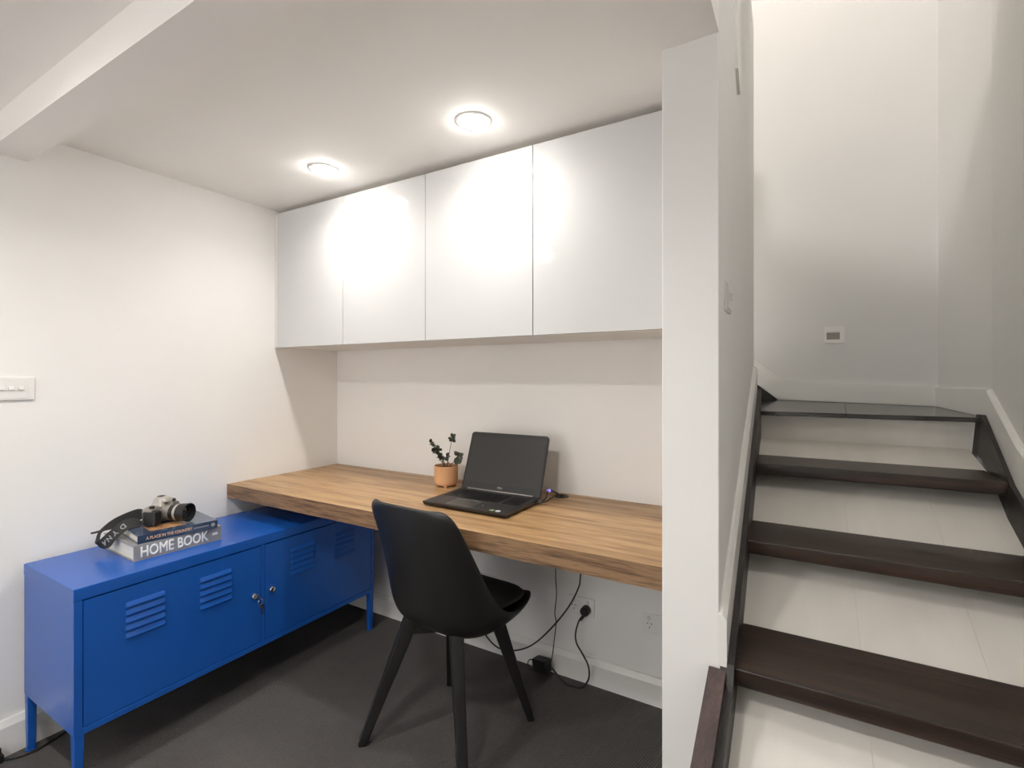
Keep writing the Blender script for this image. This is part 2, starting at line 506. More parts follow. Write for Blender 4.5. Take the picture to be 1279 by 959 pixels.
# skirting along the landing walls (the old landing is not quite level)
def plate(mb, pts, n, t):
    n = Vector(n).normalized() * t
    a = [Vector(p) for p in pts]
    k = len(a)
    mb._add(a + [p + n for p in a], [tuple(range(k)), tuple(range(k, 2 * k))[::-1]] + [(i, (i + 1) % k, k + (i + 1) % k, k + i) for i in range(k)])
mb = MB()
plate(mb, [(-.144, YW, 1.133), (.56, YW, 1.1127), (.56, YW, 1.2045), (-.108, YW, 1.238), (-.45, YW, 1.498), (-.45, YW, 1.378)], (0, -1, 0), .016)
dn = Vector((.633 - .56, 2.673 - YW, 0)); nn = Vector((dn.y, -dn.x, 0)).normalized()
plate(mb, [(.56, YW, 1.1127), (.633, 2.673, 1.095), (.633, 2.673, 1.2085), (.56, YW, 1.2045)], nn, .016)
bmesh.ops.recalc_face_normals(mb.bm, faces=mb.bm.faces)
struct('baseboard_landing', mb, M['trim'])
mb = MB()
yy = [2.673, 2.2, 1.2]
def rtop(y): return 1.2085 - .36 * (2.673 - y)
def rbot(y): return 1.100 - .42 * (2.673 - y)
secs = []
for y in yy:
    x = right_x(y)
    secs.append([(x + .002, y, rbot(y)), (x - .018, y, rbot(y)), (x - .018, y, rtop(y) - .010), (x - .008, y, rtop(y)), (x + .002, y, rtop(y))])
mb.grid([s + [s[0]] for s in secs])
for s in (secs[0], secs[-1]):
    mb.bm.faces.new([mb.bm.verts.new(p) for p in s])
bmesh.ops.remove_doubles(mb.bm, verts=mb.bm.verts, dist=1e-5)
struct('baseboard_stair_right', mb, M['trim'])

# ------------------------------------------------------------------ staircase
st = thing('staircase', 'dark stained timber staircase with white painted boards between the treads', 'staircase', (.2, .4, 0))
def tread_geom(y, z, d, th, x0, x1):
    return MB().hexa([(x0, y, z - th), (x1, y, z - th), (x1, y + d, z - th), (x0, y + d, z - th)],
                     [(x0, y, z), (x1, y, z), (x1, y + d, z), (x0, y + d, z)], bev=.006)
for i in range(-2, 3):
    y = Y0 + i * GO; z = Z0 + i * RISE
    xa = wall_x(y) + .012; xb = right_x(y) - .03
    obj('tread', tread_geom(y, z, TREAD_D if i < 2 else .25, .044, xa, xb), M['tread'], st, world=True, smooth=True)
# sloping boards behind the treads
for i in range(-2, 2):
    y = Y0 + i * GO + TREAD_D; z = Z0 + i * RISE
    y2 = Y0 + (i + 1) * GO + TREAD_D - .02; z2 = Z0 + (i + 1) * RISE - .012
    xs = [wall_x(y) + .015, .12, .37, right_x(y) - .035]
    xe = [wall_x(y2) + .015, .12, .37, right_x(y2) - .035]
    for j in range(3):
        g = .0002
        a0, a1, b0, b1 = xs[j] + g * (j > 0), xs[j + 1] - g * (j < 2), xe[j] + g * (j > 0), xe[j + 1] - g * (j < 2)
        mb = MB().hexa([(a0, y - .012, z - .03), (a1, y - .012, z - .03), (b1, y2, z2 - .02), (b0, y2, z2 - .02)],
                       [(a0, y - .012, z - .010), (a1, y - .012, z - .010), (b1, y2, z2), (b0, y2, z2)])
        obj('soffit_board', mb, M['sheet'], st, world=True)
# last bay: short sloping board and an upright riser under the landing
y3 = Y0 + 2 * GO + .24; z3 = Z0 + 2 * RISE
xa, xb = wall_x(y3) + .015, right_x(y3) - .045
mb = MB().hexa([(xa, y3 - .012, z3 - .03), (xb, y3 - .012, z3 - .03), (xb, 2.75, z3 + .035), (xa, 2.75, z3 + .035)],
               [(xa, y3 - .012, z3 - .010), (xb, y3 - .012, z3 - .010), (xb, 2.75, z3 + .055), (xa, 2.75, z3 + .055)])
obj('soffit_board', mb, M['sheet'], st, world=True)
mb = MB().box(wall_x(2.7) + .001, right_x(2.7) - .012, 2.715, 2.735, z3 + .02, 1.08)
obj('riser', mb, M['sheet'], st, world=True)
# strings
mb = MB()
secs = []
for y in (.35, .8, PY - .006):
    zt = .555 + .42 * (y - 1.285)
    secs.append([(-.205, y, max(0, zt - .34)), (-.166, y, max(0, zt - .34)), (-.166, y, zt), (-.205, y, zt)])
mb.grid([s + [s[0]] for s in secs])
for s in (secs[0], secs[-1]):
    mb.bm.faces.new([mb.bm.verts.new(p) for p in s])
bmesh.ops.remove_doubles(mb.bm, verts=mb.bm.verts, dist=1e-5)
o = obj('outer_string', mb, M['string_brown'], st, world=True)
o['label'] = 'worn brown string end in front of the white partition'
mb = MB()
secs = []
for y in (.36, PY - .03, PY + .001, 1.7, 2.2, 2.72):
    x = wall_x(y) if y > PY else PX1 + .017
    w = .034 if y > PY else .017
    zt = rake(y) - .012
    if y < PY:
        zt -= .035
    secs.append([(x, y, zt - .33), (x + w, y, zt - .33), (x + w, y, zt), (x, y, zt)])
mb.grid([s + [s[0]] for s in secs])
for s in (secs[0], secs[-1]):
    mb.bm.faces.new([mb.bm.verts.new(p) for p in s])
bmesh.ops.remove_doubles(mb.bm, verts=mb.bm.verts, dist=1e-5)
obj('wall_string', mb, M['string'], st, world=True)
mb = MB()
secs = []
for y in (.35, 1.2, 2.2, 2.673, 2.715):
    x = right_x(min(y, 2.673)) - (.008 if y > 2.7 else .001)
    zt = rbot(min(y, 2.673)) + .004
    zb_ = zt - .35 if y < 2.673 else zt - .26
    secs.append([(x - .052, y, zb_), (x + .0, y, zb_), (x + .0, y, zt), (x - .03, y, zt)])
mb.grid([s + [s[0]] for s in secs])
for s in (secs[0], secs[-1]):
    mb.bm.faces.new([mb.bm.verts.new(p) for p in s])
bmesh.ops.remove_doubles(mb.bm, verts=mb.bm.verts, dist=1e-5)
obj('wall_string', mb, M['string'], st, world=True)
# landing boards with a seam, and the start of the next flight on the landing wall
ZL = Z0 + 3 * RISE
nl, nr = wall_x(2.673) + .004, .626
def landing_piece(f0, f1, b0, b1, zf0, zf1, zb0, zb1):
    t = .020
    top = [(f0, 2.673, zf0), (f1, 2.673, zf1), (b1, YW - .004, zb1), (b0, YW - .004, zb0)]
    return MB().hexa([(x, y, z - t) for x, y, z in top], top, bev=.002)
obj('floorboard', landing_piece(nl, .1508, -.235, .1728, ZL, ZL, 1.131, 1.1215), M['board'], st, world=True)
obj('floorboard', landing_piece(.1512, nr, .1732, .556, ZL, ZL + .001, 1.1215, 1.1105), M['board'], st, world=True)
mb = MB()
plate(mb, [(-.144, YW, 1.131), (-.45, YW, 1.376), (-.45, YW, 1.10), (-.144, YW, 1.10)], (0, -1, 0), .022)
plate(mb, [(wall_x(2.73) - .03, 2.752, 1.09), (-.5, 2.752, 1.09), (-.5, YW, 1.09), (-.235, YW, 1.09)], (0, 0, 1), .04)
bmesh.ops.recalc_face_normals(mb.bm, faces=mb.bm.faces)
struct('trim_3', mb, M['string'])

# ------------------------------------------------------------------ downlights
def downlight(x, y, z, label, watts, group=None, col=WARM, r=.052, spread=150, dome=.0):
    t = thing('downlight', label, 'downlight', (x, y, z), 0, group)
    mb = MB().lathe([(r - .010, -.001), (r - .008, -.004), (r - .002, -.0045), (r + .006, -.002), (r + .007, 0), (r - .010, 0)], 40, caps=False)
    obj('bezel', mb, M['plastic_white'], t, smooth=True)
    mb = MB().lathe([(0.0001, -.001 - dome), (.45 * r, -.001 - .95 * dome), (.68 * r, -.001 - .72 * dome), (r - .010, -.0005 - .25 * dome), (r - .010, 0)], 40, caps=False)
    obj('diffuser', mb, M['lens_emit'], t)
    ld = bpy.data.lights.new('downlight_lamp', 'AREA')
    ld.shape = 'DISK'; ld.size = 2 * (r - .012); ld.energy = watts; ld.color = col; ld.spread = R(spread)
    lo = bpy.data.objects.new('lamp', ld)
    COL.objects.link(lo); lo.parent = t; lo.location = (0, 0, -.0055 - dome)
    return t
downlight(-1.667, 1.33, ZC, 'round recessed downlight over the left end of the desk', DOWNLIGHT_W, dome=.014)
downlight(-.935, 1.33, ZC, 'round recessed downlight over the laptop and chair', DOWNLIGHT_W, dome=.014)
downlight(-1.55, .06, ZC, 'round recessed downlight behind the dropped beam, above the blue cabinet end', ROOM_W)
downlight(-.62, .06, ZC, 'round recessed downlight behind the dropped beam, nearer the stairs', ROOM_W)
downlight(-.62, -1.3, ZC, 'added downlight out of view behind the camera, for fill light', ROOM_W)  # unseen lamp added for frontal fill, placed where no door mirrors it
downlight(.15, 1.25, 3.05, 'round recessed downlight over the lower flight of stairs', STAIR_W, col=NEUTRAL, spread=110)
downlight(-.29, 1.0, HI, 'round recessed downlight in the upper floor ceiling', UPSTAIRS_W, col=NEUTRAL, r=.17, spread=170)

# ------------------------------------------------------------------ wall cabinets
YC, ZB0, ZT0 = 1.538, 1.404, 2.072
seams = [-2.275, -1.798, -1.316, -.827, -.322]
wl = ['white gloss wall cabinet in the corner against the left wall',
      'white gloss wall cabinet second from the left wall, lamp reflection near its top',
      'white gloss wall cabinet above the plant and laptop, between two others',
      'white gloss wall cabinet beside the partition, small lamp reflection on its door']
for i in range(4):
    a, b = seams[i], seams[i + 1]
    x0 = XL + .001 if i == 0 else a
    t = thing('wall_cabinet', wl[i], 'cabinet', ((a + b) / 2, YB, ZB0), 0, 'wall cabinets over the desk')
    mb = MB().box(x0 + .0005, b - .0005, YC + .021, YB - .001, ZB0, ZT0)
    obj('body', mb, M['gloss_edge'], t, world=True)
    mb = MB().box(a + .0016, b - .0016, YC, YC + .019, ZB0 - .001, ZT0 - .002, .0012, 2)
    obj('door', mb, M['gloss'], t, world=True, smooth=True)
    mb = MB().box(x0 + .0005, b - .0005, YC + .045, YC + .065, ZT0, ZC - .0005)
    obj('scribe_strip', mb, M['gapgrey'], t, world=True)
    if i == 0:
        obj('filler_panel', MB().box(XL + .001, a - .0005, YC + .002, YC + .020, ZB0 - .001, ZT0 - .002, .0008), M['gloss_edge'], t, world=True)

# ------------------------------------------------------------------ desk
ZT, ZTB, YD = .7651, .7029, 1.300
dk = thing('desk', 'thick oak veneer desk top built in wall to wall', 'desk', (-1.3, 1.6, ZTB))
obj('desk_top', MB().box(XL + .001, PX0 - .001, YD + .0012, YB - .001, ZTB, ZT, .001), M['oak'], dk, world=True)
obj('front_edge', MB().box(XL + .001, PX0 - .001, YD, YD + .0012, ZTB + .0006, ZT - .0006), M['oak_edge_shaded'], dk, world=True)
mb = MB().lathe([(.022, 0), (.030, 0), (.030, .0025), (.027, .004), (.022, .003), (.022, 0)], 28, cen=(-.868, 1.865, ZT), caps=False)
mb.lathe([(.0001, .0006), (.022, .0006)], 28, cen=(-.868, 1.865, ZT), caps=False)
obj('cable_grommet', mb, M['blackplastic'], dk, world=True, smooth=True)
mb = MB().box(XL + .02, PX0 - .02, YB - .03, YB - .002, ZTB - .045, ZTB)
obj('wall_batten', mb, M['gloss_edge'], dk, world=True)

# ------------------------------------------------------------------ blue metal locker cabinet
BX0, BX1, BY0, BY1, BZ0, BZ1 = -2.268, -1.860, .603, 1.786, .188, .628
lk = thing('locker_cabinet', 'low blue metal locker cabinet on legs against the left wall', 'cabinet', ((BX0 + BX1) / 2, (BY0 + BY1) / 2, 0))
obj('body', MB().box(BX0, BX1 - .022, BY0 + .001, BY1 - .001, BZ0 + .002, .592), M['blue'], lk, world=True)
obj('top', MB().box(BX0, BX1 + .001, BY0 - .001, BY1 + .001, .590, BZ1, .003), M['blue'], lk, world=True, smooth=True)
mb = MB()
mb.box(BX1 - .022, BX1, BY0, .6245, BZ0, .590, .0012)
mb.box(BX1 - .022, BX1, 1.1905, 1.2045, BZ0, .590, .0012)
mb.box(BX1 - .022, BX1, 1.769, BY1, BZ0, .590, .0012)
mb.box(BX1 - .022, BX1, .6245, 1.1905, BZ0, .207, .0012)
mb.box(BX1 - .022, BX1, 1.2045, 1.769, BZ0, .207, .0012)
obj('front_frame', mb, M['blue'], lk, world=True)
def leg_mesh(x, y):
    mb = MB()
    mb.hexa([(x - .011, y - .010, .006), (x + .011, y - .010, .006), (x + .011, y + .010, .006), (x - .011, y + .010, .006)],
            [(x - .014, y - .013, BZ0 + .004), (x + .014, y - .013, BZ0 + .004), (x + .014, y + .013, BZ0 + .004), (x - .014, y + .013, BZ0 + .004)], bev=.003)
    return mb
for x in (BX0 + .016, BX1 - .0145):
    for y in (BY0 + .0135, BY1 - .0135):
        lg = obj('leg', leg_mesh(x, y), M['blue'], lk, world=True, smooth=True)
        obj('foot', MB().lathe([(.010, 0), (.014, .001), (.014, .006), (.010, .008)], 16, cen=(x, y, 0)), M['blue'], lg, world=True, smooth=True)
# one louver slat, shared by all
def louver_mb():
    L, h, p = .116, .0165, .0065
    mb = MB()
    prof = [(-.0005, h), (p * .55, h * .45), (p, h * .12), (p * .9, 0), (-.0005, 0)]
    vs = []
    for y, s in ((0, 0.0), (.006, 1.0), (L - .006, 1.0), (L, 0.0)):
        vs.append([(max(q[0] * s, -.0005) if s else -.0005, y, q[1]) for q in prof])
    mb.grid([v + [v[0]] for v in vs])
    bmesh.ops.remove_doubles(mb.bm, verts=mb.bm.verts, dist=1e-6)
    return mb
proto = None
for di, (ya, yb2, ly, gro) in enumerate(((.6265, 1.1885, 1.162, (.733, .958)), (1.2065, 1.767, 1.236, (1.322, 1.546)))):
    d = obj('door', MB().box(BX1 - .020, BX1 - .001, ya, yb2, .209, .5865, .0015), M['blue'], lk, world=True, smooth=True)
    for gy in gro:
        for k in range(5):
            loc = Vector((BX1 - .001, gy, .5235 - k * .0245)) - Vector(lk.location)
            if proto is None:
                proto = obj('louver', louver_mb(), M['blue'], d, smooth=True, angle=50)
                proto.location = loc
            else:
                link_copy(proto, d, loc)
    c = (BX1 - .001, ly, .398)
    lock = obj('lock', MB().lathe([(.0125, 0), (.0125, .004), (.0105, .007), (.006, .0075), (.0055, .006), (.0001, .006)], 24, axis='x', cen=c), M['chrome'], d, world=True, smooth=True)
    if di == 0:
        mb = MB()
        mb.box(c[0] + .006, c[0] + .022, ly + .0, ly + .002, c[2] - .004, c[2] + .004)
        mb.lathe([(.009, -.0012), (.009, .0012), (.003, .0012), (.003, -.0012), (.009, -.0012)], 20, axis='y', cen=(c[0] + .028, ly + .001, c[2] - .001), caps=False)
        mb.tube([(c[0] + .030, ly + .006 + .009 * math.cos(a), c[2] - .017 + .011 * math.sin(a)) for a in [k * math.pi / 8 for k in range(17)]], .0009, 6, 0)
        k = obj('key', mb, M['chrome'], d, world=True, smooth=True)
        mb = MB()
        mb.lathe([(.0085, -.001), (.0085, .001), (.0001, .001)], 18, axis='x', cen=(c[0] + .030, ly + .012, c[2] - .036))
        mb.box(c[0] + .029, c[0] + .031, ly + .010, ly + .0145, c[2] - .070, c[2] - .040)
        obj('key', mb, M['chrome'], d, world=True, smooth=True)

# ------------------------------------------------------------------ chair
CR = R(-4)
ch = thing('chair', 'black moulded shell chair with four tapered wooden legs at the desk', 'chair', (-1.0815, 1.411, 0), CR)
rowsdef = [  # centre (y,z), edge (y,z), half width, flatness
    ((-.243, .850), (-.214, .847), .144, 3.6), ((-.243, .844), (-.207, .838), .170, 3.6), ((-.242, .830), (-.199, .818), .188, 3.5), ((-.238, .795), (-.178, .776), .198, 3.2),
    ((-.226, .72), (-.138, .708), .202, 3.1), ((-.212, .64), (-.098, .638), .205, 3.1), ((-.196, .56), (-.058, .566), .208, 3.4),
    ((-.176, .487), (-.020, .510), .214, 3.8), ((-.132, .422), (.022, .474), .220, 4.4), ((-.065, .388), (.066, .456), .222, 4.8),
    ((.02, .378), (.112, .449), .219, 4.8), ((.1, .393), (.155, .450), .212, 4.2), ((.16, .424), (.196, .456), .204, 3.4), ((.222, .460), (.226, .464), .188, 2.7)]
N = 21
rows = []
for (cy, cz), (ey, ez), w, pw in rowsdef:
    r = []
    for i in range(N):
        u = -1 + 2 * i / (N - 1)
        u = math.copysign(abs(u) ** .8, u)
        s_ = abs(u) ** pw
        r.append((u * w, cy + (ey - cy) * s_, cz + (ez - cz) * s_))
    rows.append(r)
sh = obj('shell', MB().grid(rows), M['shell'], ch, smooth=True, angle=180)
md = sh.modifiers.new('thickness', 'SOLIDIFY'); md.thickness = .014; md.offset = 0
md = sh.modifiers.new('round', 'SUBSURF'); md.levels = 2; md.render_levels = 2
# seat cushion fills the dish
mb = MB()
rows = []
K = 36
for rr, dz in ((0.001, .012), (.35, .0125), (.65, .011), (.85, .006), (.96, -.001), (1.0, -.009), (.97, -.018), (.8, -.036), (.4, -.055), (.001, -.058)):
    ring = []
    for k in range(K + 1):
        a = 2 * math.pi * k / K
        e = .46
        cx_ = math.copysign(abs(math.cos(a)) ** e, math.cos(a)); sy_ = math.copysign(abs(math.sin(a)) ** e, math.sin(a))
        x = (.186 + .014 * max(0, min(1, sy_ + .4))) * rr * cx_; y = .056 + .170 * rr * sy_
        z = .462 + dz + .030 * (x / .19) ** 2 * (1 - .8 * max(0, min(1, (y + .05) / .25))) + .012 * max(0, y / .2) ** 2 - .0
        ring.append((x, y, z))
    rows.append(ring)
mb.grid(rows)
bmesh.ops.remove_doubles(mb.bm, verts=mb.bm.verts, dist=1e-4)
obj('seat_cushion', mb, M['cushion'], ch, smooth=True, angle=180)
Ri = Matrix.Rotation(-CR, 3, 'Z')
feet = [(-1.309, 1.203), (-.890, 1.215), (-.872, 1.606), (-1.254, 1.622)]
cen = Vector((-1.0815, 1.411, 0))
for fx, fy in feet:
    f = Ri @ (Vector((fx, fy, 0)) - cen)
    tp = Vector((math.copysign(.100, f.x), math.copysign(.092, f.y) + (.012 if f.y > 0 else -.004), .424))
    ax = (f - tp).normalized()
    out = Vector((f.x - tp.x, f.y - tp.y, 0)).normalized()
    side = Vector((-out.y, out.x, 0))
    def ring(p, a, b):
        return [p - out * a - side * b, p + out * a - side * b, p + out * a + side * b, p - out * a + side * b]
    mb = MB().hexa(ring(f, .0145, .016), ring(tp, .028, .022), bev=.005)
    obj('leg', mb, M['chairwood'], ch, smooth=True)
mb = MB()
for s in (1, -1):
    d = Vector((.118 * s, .112, 0)); n = Vector((-d.y, d.x, 0)).normalized() * .019
    b = [-d - n, d - n, d + n, -d + n]
    mb.hexa([Vector((v.x, v.y, .362)) for v in b], [Vector((v.x, v.y, .392)) for v in b], bev=.004)
obj('leg_frame', mb, M['chairwood'], ch, smooth=True)

# ------------------------------------------------------------------ books
def book(name, label, cat, loc, rot, W, D, H, cover, soft):
    """local: spine along +y at x=0, pages run to -x"""
    t = thing(name, label, cat, loc, rot)
    c = .0035
    mb = MB()
    mb.prism([(0, 0), (.0, H), (-D, H), (-D, H - c), (-c, H - c), (-c, c), (-D, c), (-D, 0)], 1, 0, W)
    obj('cover', mb, cover, t)
    obj('pages', MB().box(-D + .005, -c, .005, W - .005, c, H - c), M['paper'], t)
    return t
b1 = book('book', 'thick grey hardback lettered HOME BOOK lying on the blue cabinet', 'book', (-1.963, .797, BZ1), R(-2.5), .287, .262, .054, M['book_grey'], False)
lettering('HOME BOOK', M['letter_white'], b1, frame((.0002, .020, .026), (0, 1, 0), (0, 0, 1)), .051, width=.220, bold=.0012)
mb = MB()
for k in range(4):
    mb.box(0, .0005, .254 + .0048 * k, .2575 + .0048 * k, .024, .033)
obj('publisher_mark', mb, M['letter_white'], b1)
b2 = book('book', 'navy jacketed book about the country, between camera and grey hardback', 'book', (-1.972, .812, BZ1 + .054), R(-8), .252, .215, .029, M['book_navy'], True)
lettering('A PLACE IN THE COUNTRY', M['letter_tan'], b2, frame((.0002, .024, .0145), (0, 1, 0), (0, 0, 1)), .0145, width=.142, bold=.0004)
mb = MB()
for k in range(14):
    mb.box(0, .0004, .172 + .0036 * k, .1742 + .0036 * k, .0122, .0165 if k % 3 else .0178)
obj('author_line', mb, M['letter_grey'], b2)
obj('publisher_mark', MB().lathe([(.0001, .0004), (.007, .0004), (.007, 0)], 18, axis='x', cen=(.0001, .236, .0145)), M['letter_grey'], b2)
mb = MB().box(-.105, -.03, .045, .16, .029, .0293)
obj('cover_picture', mb, M['book_warm'], b2)

# ------------------------------------------------------------------ film camera with strap
ax = Vector((.909, .416, 0)).normalized()
ZK = BZ1 + .054 + .0295
kam = thing('film_camera', 'silver and black SLR camera resting on the stacked books', 'camera', (-2.095, .945, ZK), math.atan2(ax.y, ax.x))
# local: +x lens axis, +y to the viewer's right when seen from the lens side, z up
mb = MB()
mb.prism([(-.066, .004), (.066, .004), (.068, .020), (.068, .058), (.060, .064), (.030, .066), (-.050, .066), (-.068, .058), (-.068, .010)], 0, -.024, .014, bev=.004)
obj('body', mb, M['silver'], kam, smooth=True)
mb = MB()
mb.prism([(-.071, .0), (-.036, .0), (-.036, .054), (-.071, .054)], 0, -.022, .030, bev=.008)
obj('grip', mb, M['blackplastic'], kam, smooth=True)
mb = MB().box(-.026, .016, -.064, .066, 0, .006, .002)
obj('base_plate', mb, M['blackplastic'], kam, smooth=True)
mb = MB().hexa([(-.024, -.032, .060), (.020, -.032, .060), (.020, .032, .060), (-.024, .032, .060)],
               [(-.018, -.019, .094), (.006, -.019, .094), (.006, .019, .094), (-.018, .019, .094)], bev=.005)
mb.hexa([(.004, -.019, .070), (.030, -.017, .078), (.030, .017, .078), (.004, .019, .070)],
        [(.004, -.019, .093), (.022, -.016, .089), (.022, .016, .089), (.004, .019, .093)], bev=.003)
hump = obj('prism_housing', mb, M['silver_pale'], kam, smooth=True)
mb = MB().box(-.016, .002, -.010, .010, .0935, .0965, .001)
obj('hot_shoe', mb, M['blackplastic'], hump, smooth=True)
obj('mode_dial', MB().lathe([(.012, .062), (.012, .072), (.009, .074), (.0001, .074)], 24, cen=(-.004, .050, 0)), M['blackplastic'], kam, smooth=True)
obj('shutter_button', MB().lathe([(.009, .062), (.009, .069), (.006, .071), (.0001, .071)], 20, cen=(.004, -.054, 0)), M['blackplastic'], kam, smooth=True)
ln = obj('lens', MB().lathe([(.033, .012), (.033, .018), (.0305, .020), (.0305, .044), (.029, .046), (.0001, .046)], 36, axis='x', cen=(0, 0, .036)), M['silver'], kam, smooth=True)
obj('zoom_ring', MB().lathe([(.029, .044), (.0315, .045), (.0315, .060), (.029, .061)], 36, axis='x', cen=(0, 0, .036)), M['blackplastic'], ln, smooth=True)
obj('silver_ring', MB().lathe([(.029, .060), (.0305, .061), (.0305, .070), (.029, .071)], 36, axis='x', cen=(0, 0, .036)), M['silver_pale'], ln, smooth=True)
obj('focus_barrel', MB().lathe([(.030, .070), (.0315, .071), (.0335, .100), (.0345, .108), (.0315, .108), (.028, .092), (.022, .090), (.0001, .090)], 36, axis='x', cen=(0, 0, .036)), M['blackplastic'], ln, smooth=True)
obj('front_element', MB().lathe([(.0001, .0945), (.010, .094), (.018, .092), (.021, .0902)], 36, axis='x', cen=(0, 0, .036), caps=False), M['glass'], ln, smooth=True)
# strap
def ribbon(pairs, th, n=8):
    A = catmull([Vector(a) for a, b in pairs], n); B = catmull([Vector(b) for a, b in pairs], n)
    mb = MB()
    rows = []
    for i, (a, b) in enumerate(zip(A, B)):
        j = min(i, len(A) - 2)
        nn = (A[j + 1] - A[j]).cross(B[j] - A[j]).normalized() * th / 2
        rows.append([a + nn, b + nn, b - nn, a - nn, a + nn])
    mb.grid(rows)
    mb.bm.faces.new([mb.bm.verts.new(p) for p in rows[0][:4]]); mb.bm.faces.new([mb.bm.verts.new(p) for p in rows[-1][:4]])
    bmesh.ops.remove_doubles(mb.bm, verts=mb.bm.verts, dist=1e-6)
    return mb
back_run = [((-2.135, .895, .762), (-2.135, .900, .728)), ((-2.169, .888, .759), (-2.168, .893, .716)), ((-2.209, .853, .738), (-2.206, .859, .708)),
            ((-2.227, .825, .718), (-2.219, .834, .692)), ((-2.216, .790, .693), (-2.205, .795, .6905)), ((-2.185, .768, .667), (-2.169, .776, .650))]
lett_run = [((-2.185, .768, .667), (-2.169, .776, .650)), ((-2.153, .760, .672), (-2.114, .773, .655)), ((-2.125, .769, .694), (-2.094, .780, .664)),
            ((-2.108, .788, .718), (-2.079, .792, .690)), ((-2.100, .818, .744), (-2.071, .825, .7155)), ((-2.105, .845, .745), (-2.076, .857, .7165)),
            ((-2.110, .869, .738), (-2.088, .879, .7185))]
sp = obj('strap', ribbon(back_run, .0022), M['strap'], kam, world=True, smooth=True)
sp2 = obj('strap', ribbon(lett_run, .0022), M['strap'], kam, world=True, smooth=True)
KI = world_matrix(kam).inverted()
mid = [(Vector(a) + Vector(b)) / 2 for a, b in lett_run]
wdt = [(Vector(a) - Vector(b)).normalized() for a, b in lett_run]
# the four letters read from the camera end of the strap down to its fold
for chs, (i, f) in zip('DYNA', ((3, .80), (3, .12), (2, .45), (1, .80))):
    p = mid[i].lerp(mid[i + 1], f)
    run = (mid[i] - mid[i + 1]).normalized()
    up = -(wdt[i].lerp(wdt[i + 1], f))
    fr = frame(p, run, up)
    if fr.col[2].to_3d().dot(Vector((0, 0, 1.25)) - p) < 0:
        fr = frame(p, run, -up)
    fr.translation = p + fr.col[2].to_3d() * .0034
    lettering(chs, M['letter_grey'], sp2, KI @ fr, .0245, align='CENTER', bold=.0006)
mb = MB().tube([(-2.214, .802, .696), (-2.230, .786, .690), (-2.238, .775, .688)], .0035, 8, 4)
obj('strap_end', mb, M['strap'], kam, world=True, smooth=True)
mb = MB().tube([(-2.118, .893, ZK + .052), (-2.128, .893, ZK + .047), (-2.135, .895, ZK + .036)], .0022, 8, 4)
obj('strap_lug', mb, M['chrome'], kam, world=True, smooth=True)
mb = MB().tube([(-2.075, .882, ZK + .030), (-2.086, .878, ZK + .024), (-2.095, .874, ZK + .016)], .0022, 8, 4)
obj('strap_lug', mb, M['chrome'], kam, world=True, smooth=True)

# ------------------------------------------------------------------ laptop
LW, LD = .377, .262
lp = thing('laptop', 'open black laptop standing on the oak desk', 'laptop', (-1.0795, 1.462 + LD / 2, ZT), 0)
mb = MB().hexa([(-LW / 2 + .004, -LD / 2 + .006, .0035), (LW / 2 - .004, -LD / 2 + .006, .0035), (LW / 2 - .002, LD / 2, .002), (-LW / 2 + .002, LD / 2, .002)],
               [(-LW / 2, -LD / 2, .0175), (LW / 2, -LD / 2, .0175), (LW / 2, LD / 2, .0225), (-LW / 2, LD / 2, .0225)], bev=.003)
base = obj('base', mb, M['laptop'], lp, smooth=True)
for x in (-.15, .15):
    for y in (-.10, .10):
        obj('rubber_foot', MB().box(x - .014, x + .014, y - .004, y + .004, .0003, .0045), M['rubber'], base)
def deck(y):
    return .0175 + (y + LD / 2) / LD * .005
mb = MB()
random.seed(4)
for r_ in range(6):
    y0 = .086 - r_ * .0185
    x = -.170
    n = 19
    for c_ in range(n):
        w = .0152
        if r_ == 5 and 3 < c_ < 9:
            if c_ == 4:
                mb.box(x, x + 5 * .018 - .003, y0 - .0075, y0 + .0075, deck(y0) - .001, deck(y0) + .0016)
        elif c_ != 14:
            hh = .0075 if r_ else .005
            mb.box(x, x + w, y0 - hh, y0 + hh, deck(y0) - .001, deck(y0) + .0016)
        x += .0180 if c_ != 13 else .017
kb = obj('keyboard', mb, M['key'], base)
kb['kind'] = 'stuff'
mb = MB().hexa([(-.085, -.112, deck(-.112) - .001), (.025, -.112, deck(-.112) - .001), (.025, -.037, deck(-.037) - .001), (-.085, -.037, deck(-.037) - .001)],
               [(-.085, -.112, deck(-.112) + .0004), (.025, -.112, deck(-.112) + .0004), (.025, -.037, deck(-.037) + .0004), (-.085, -.037, deck(-.037) + .0004)])
tp_ = obj('touchpad', mb, M['pad'], base)
mb = MB()
for a, b in (((-.085, -.112), (-.085, -.037)), ((-.085, -.037), (.025, -.037)), ((.025, -.037), (.025, -.112)), ((.025, -.112), (-.085, -.112))):
    mb.tube([(a[0], a[1], deck(a[1]) + .0003), (b[0], b[1], deck(b[1]) + .0003)], .0007, 6, 0)
obj('touchpad_rim', mb, M['silver'], base)
mb = MB().box(.108, .124, -.118, -.100, .0183, .0188)
obj('sticker', mb, M['sticker_green'], base)
mb = MB().lathe([(.0001, .0189), (.0095, .0189), (.0095, .018)], 20, cen=(.142, -.109, 0), caps=False)
obj('sticker', mb, M['sticker_white'], base)
mb = MB().lathe([(.0001, .0195), (.003, .0195), (.003, .019)], 12, cen=(.055, -.075, 0), caps=False)
obj('sticker', mb, M['sticker_white'], base)
mb = MB().tube([(-.155, LD / 2 - .008, .0232), (.155, LD / 2 - .008, .0232)], .0026, 10, 0)
obj('hinge', mb, M['silver'], base, smooth=True)
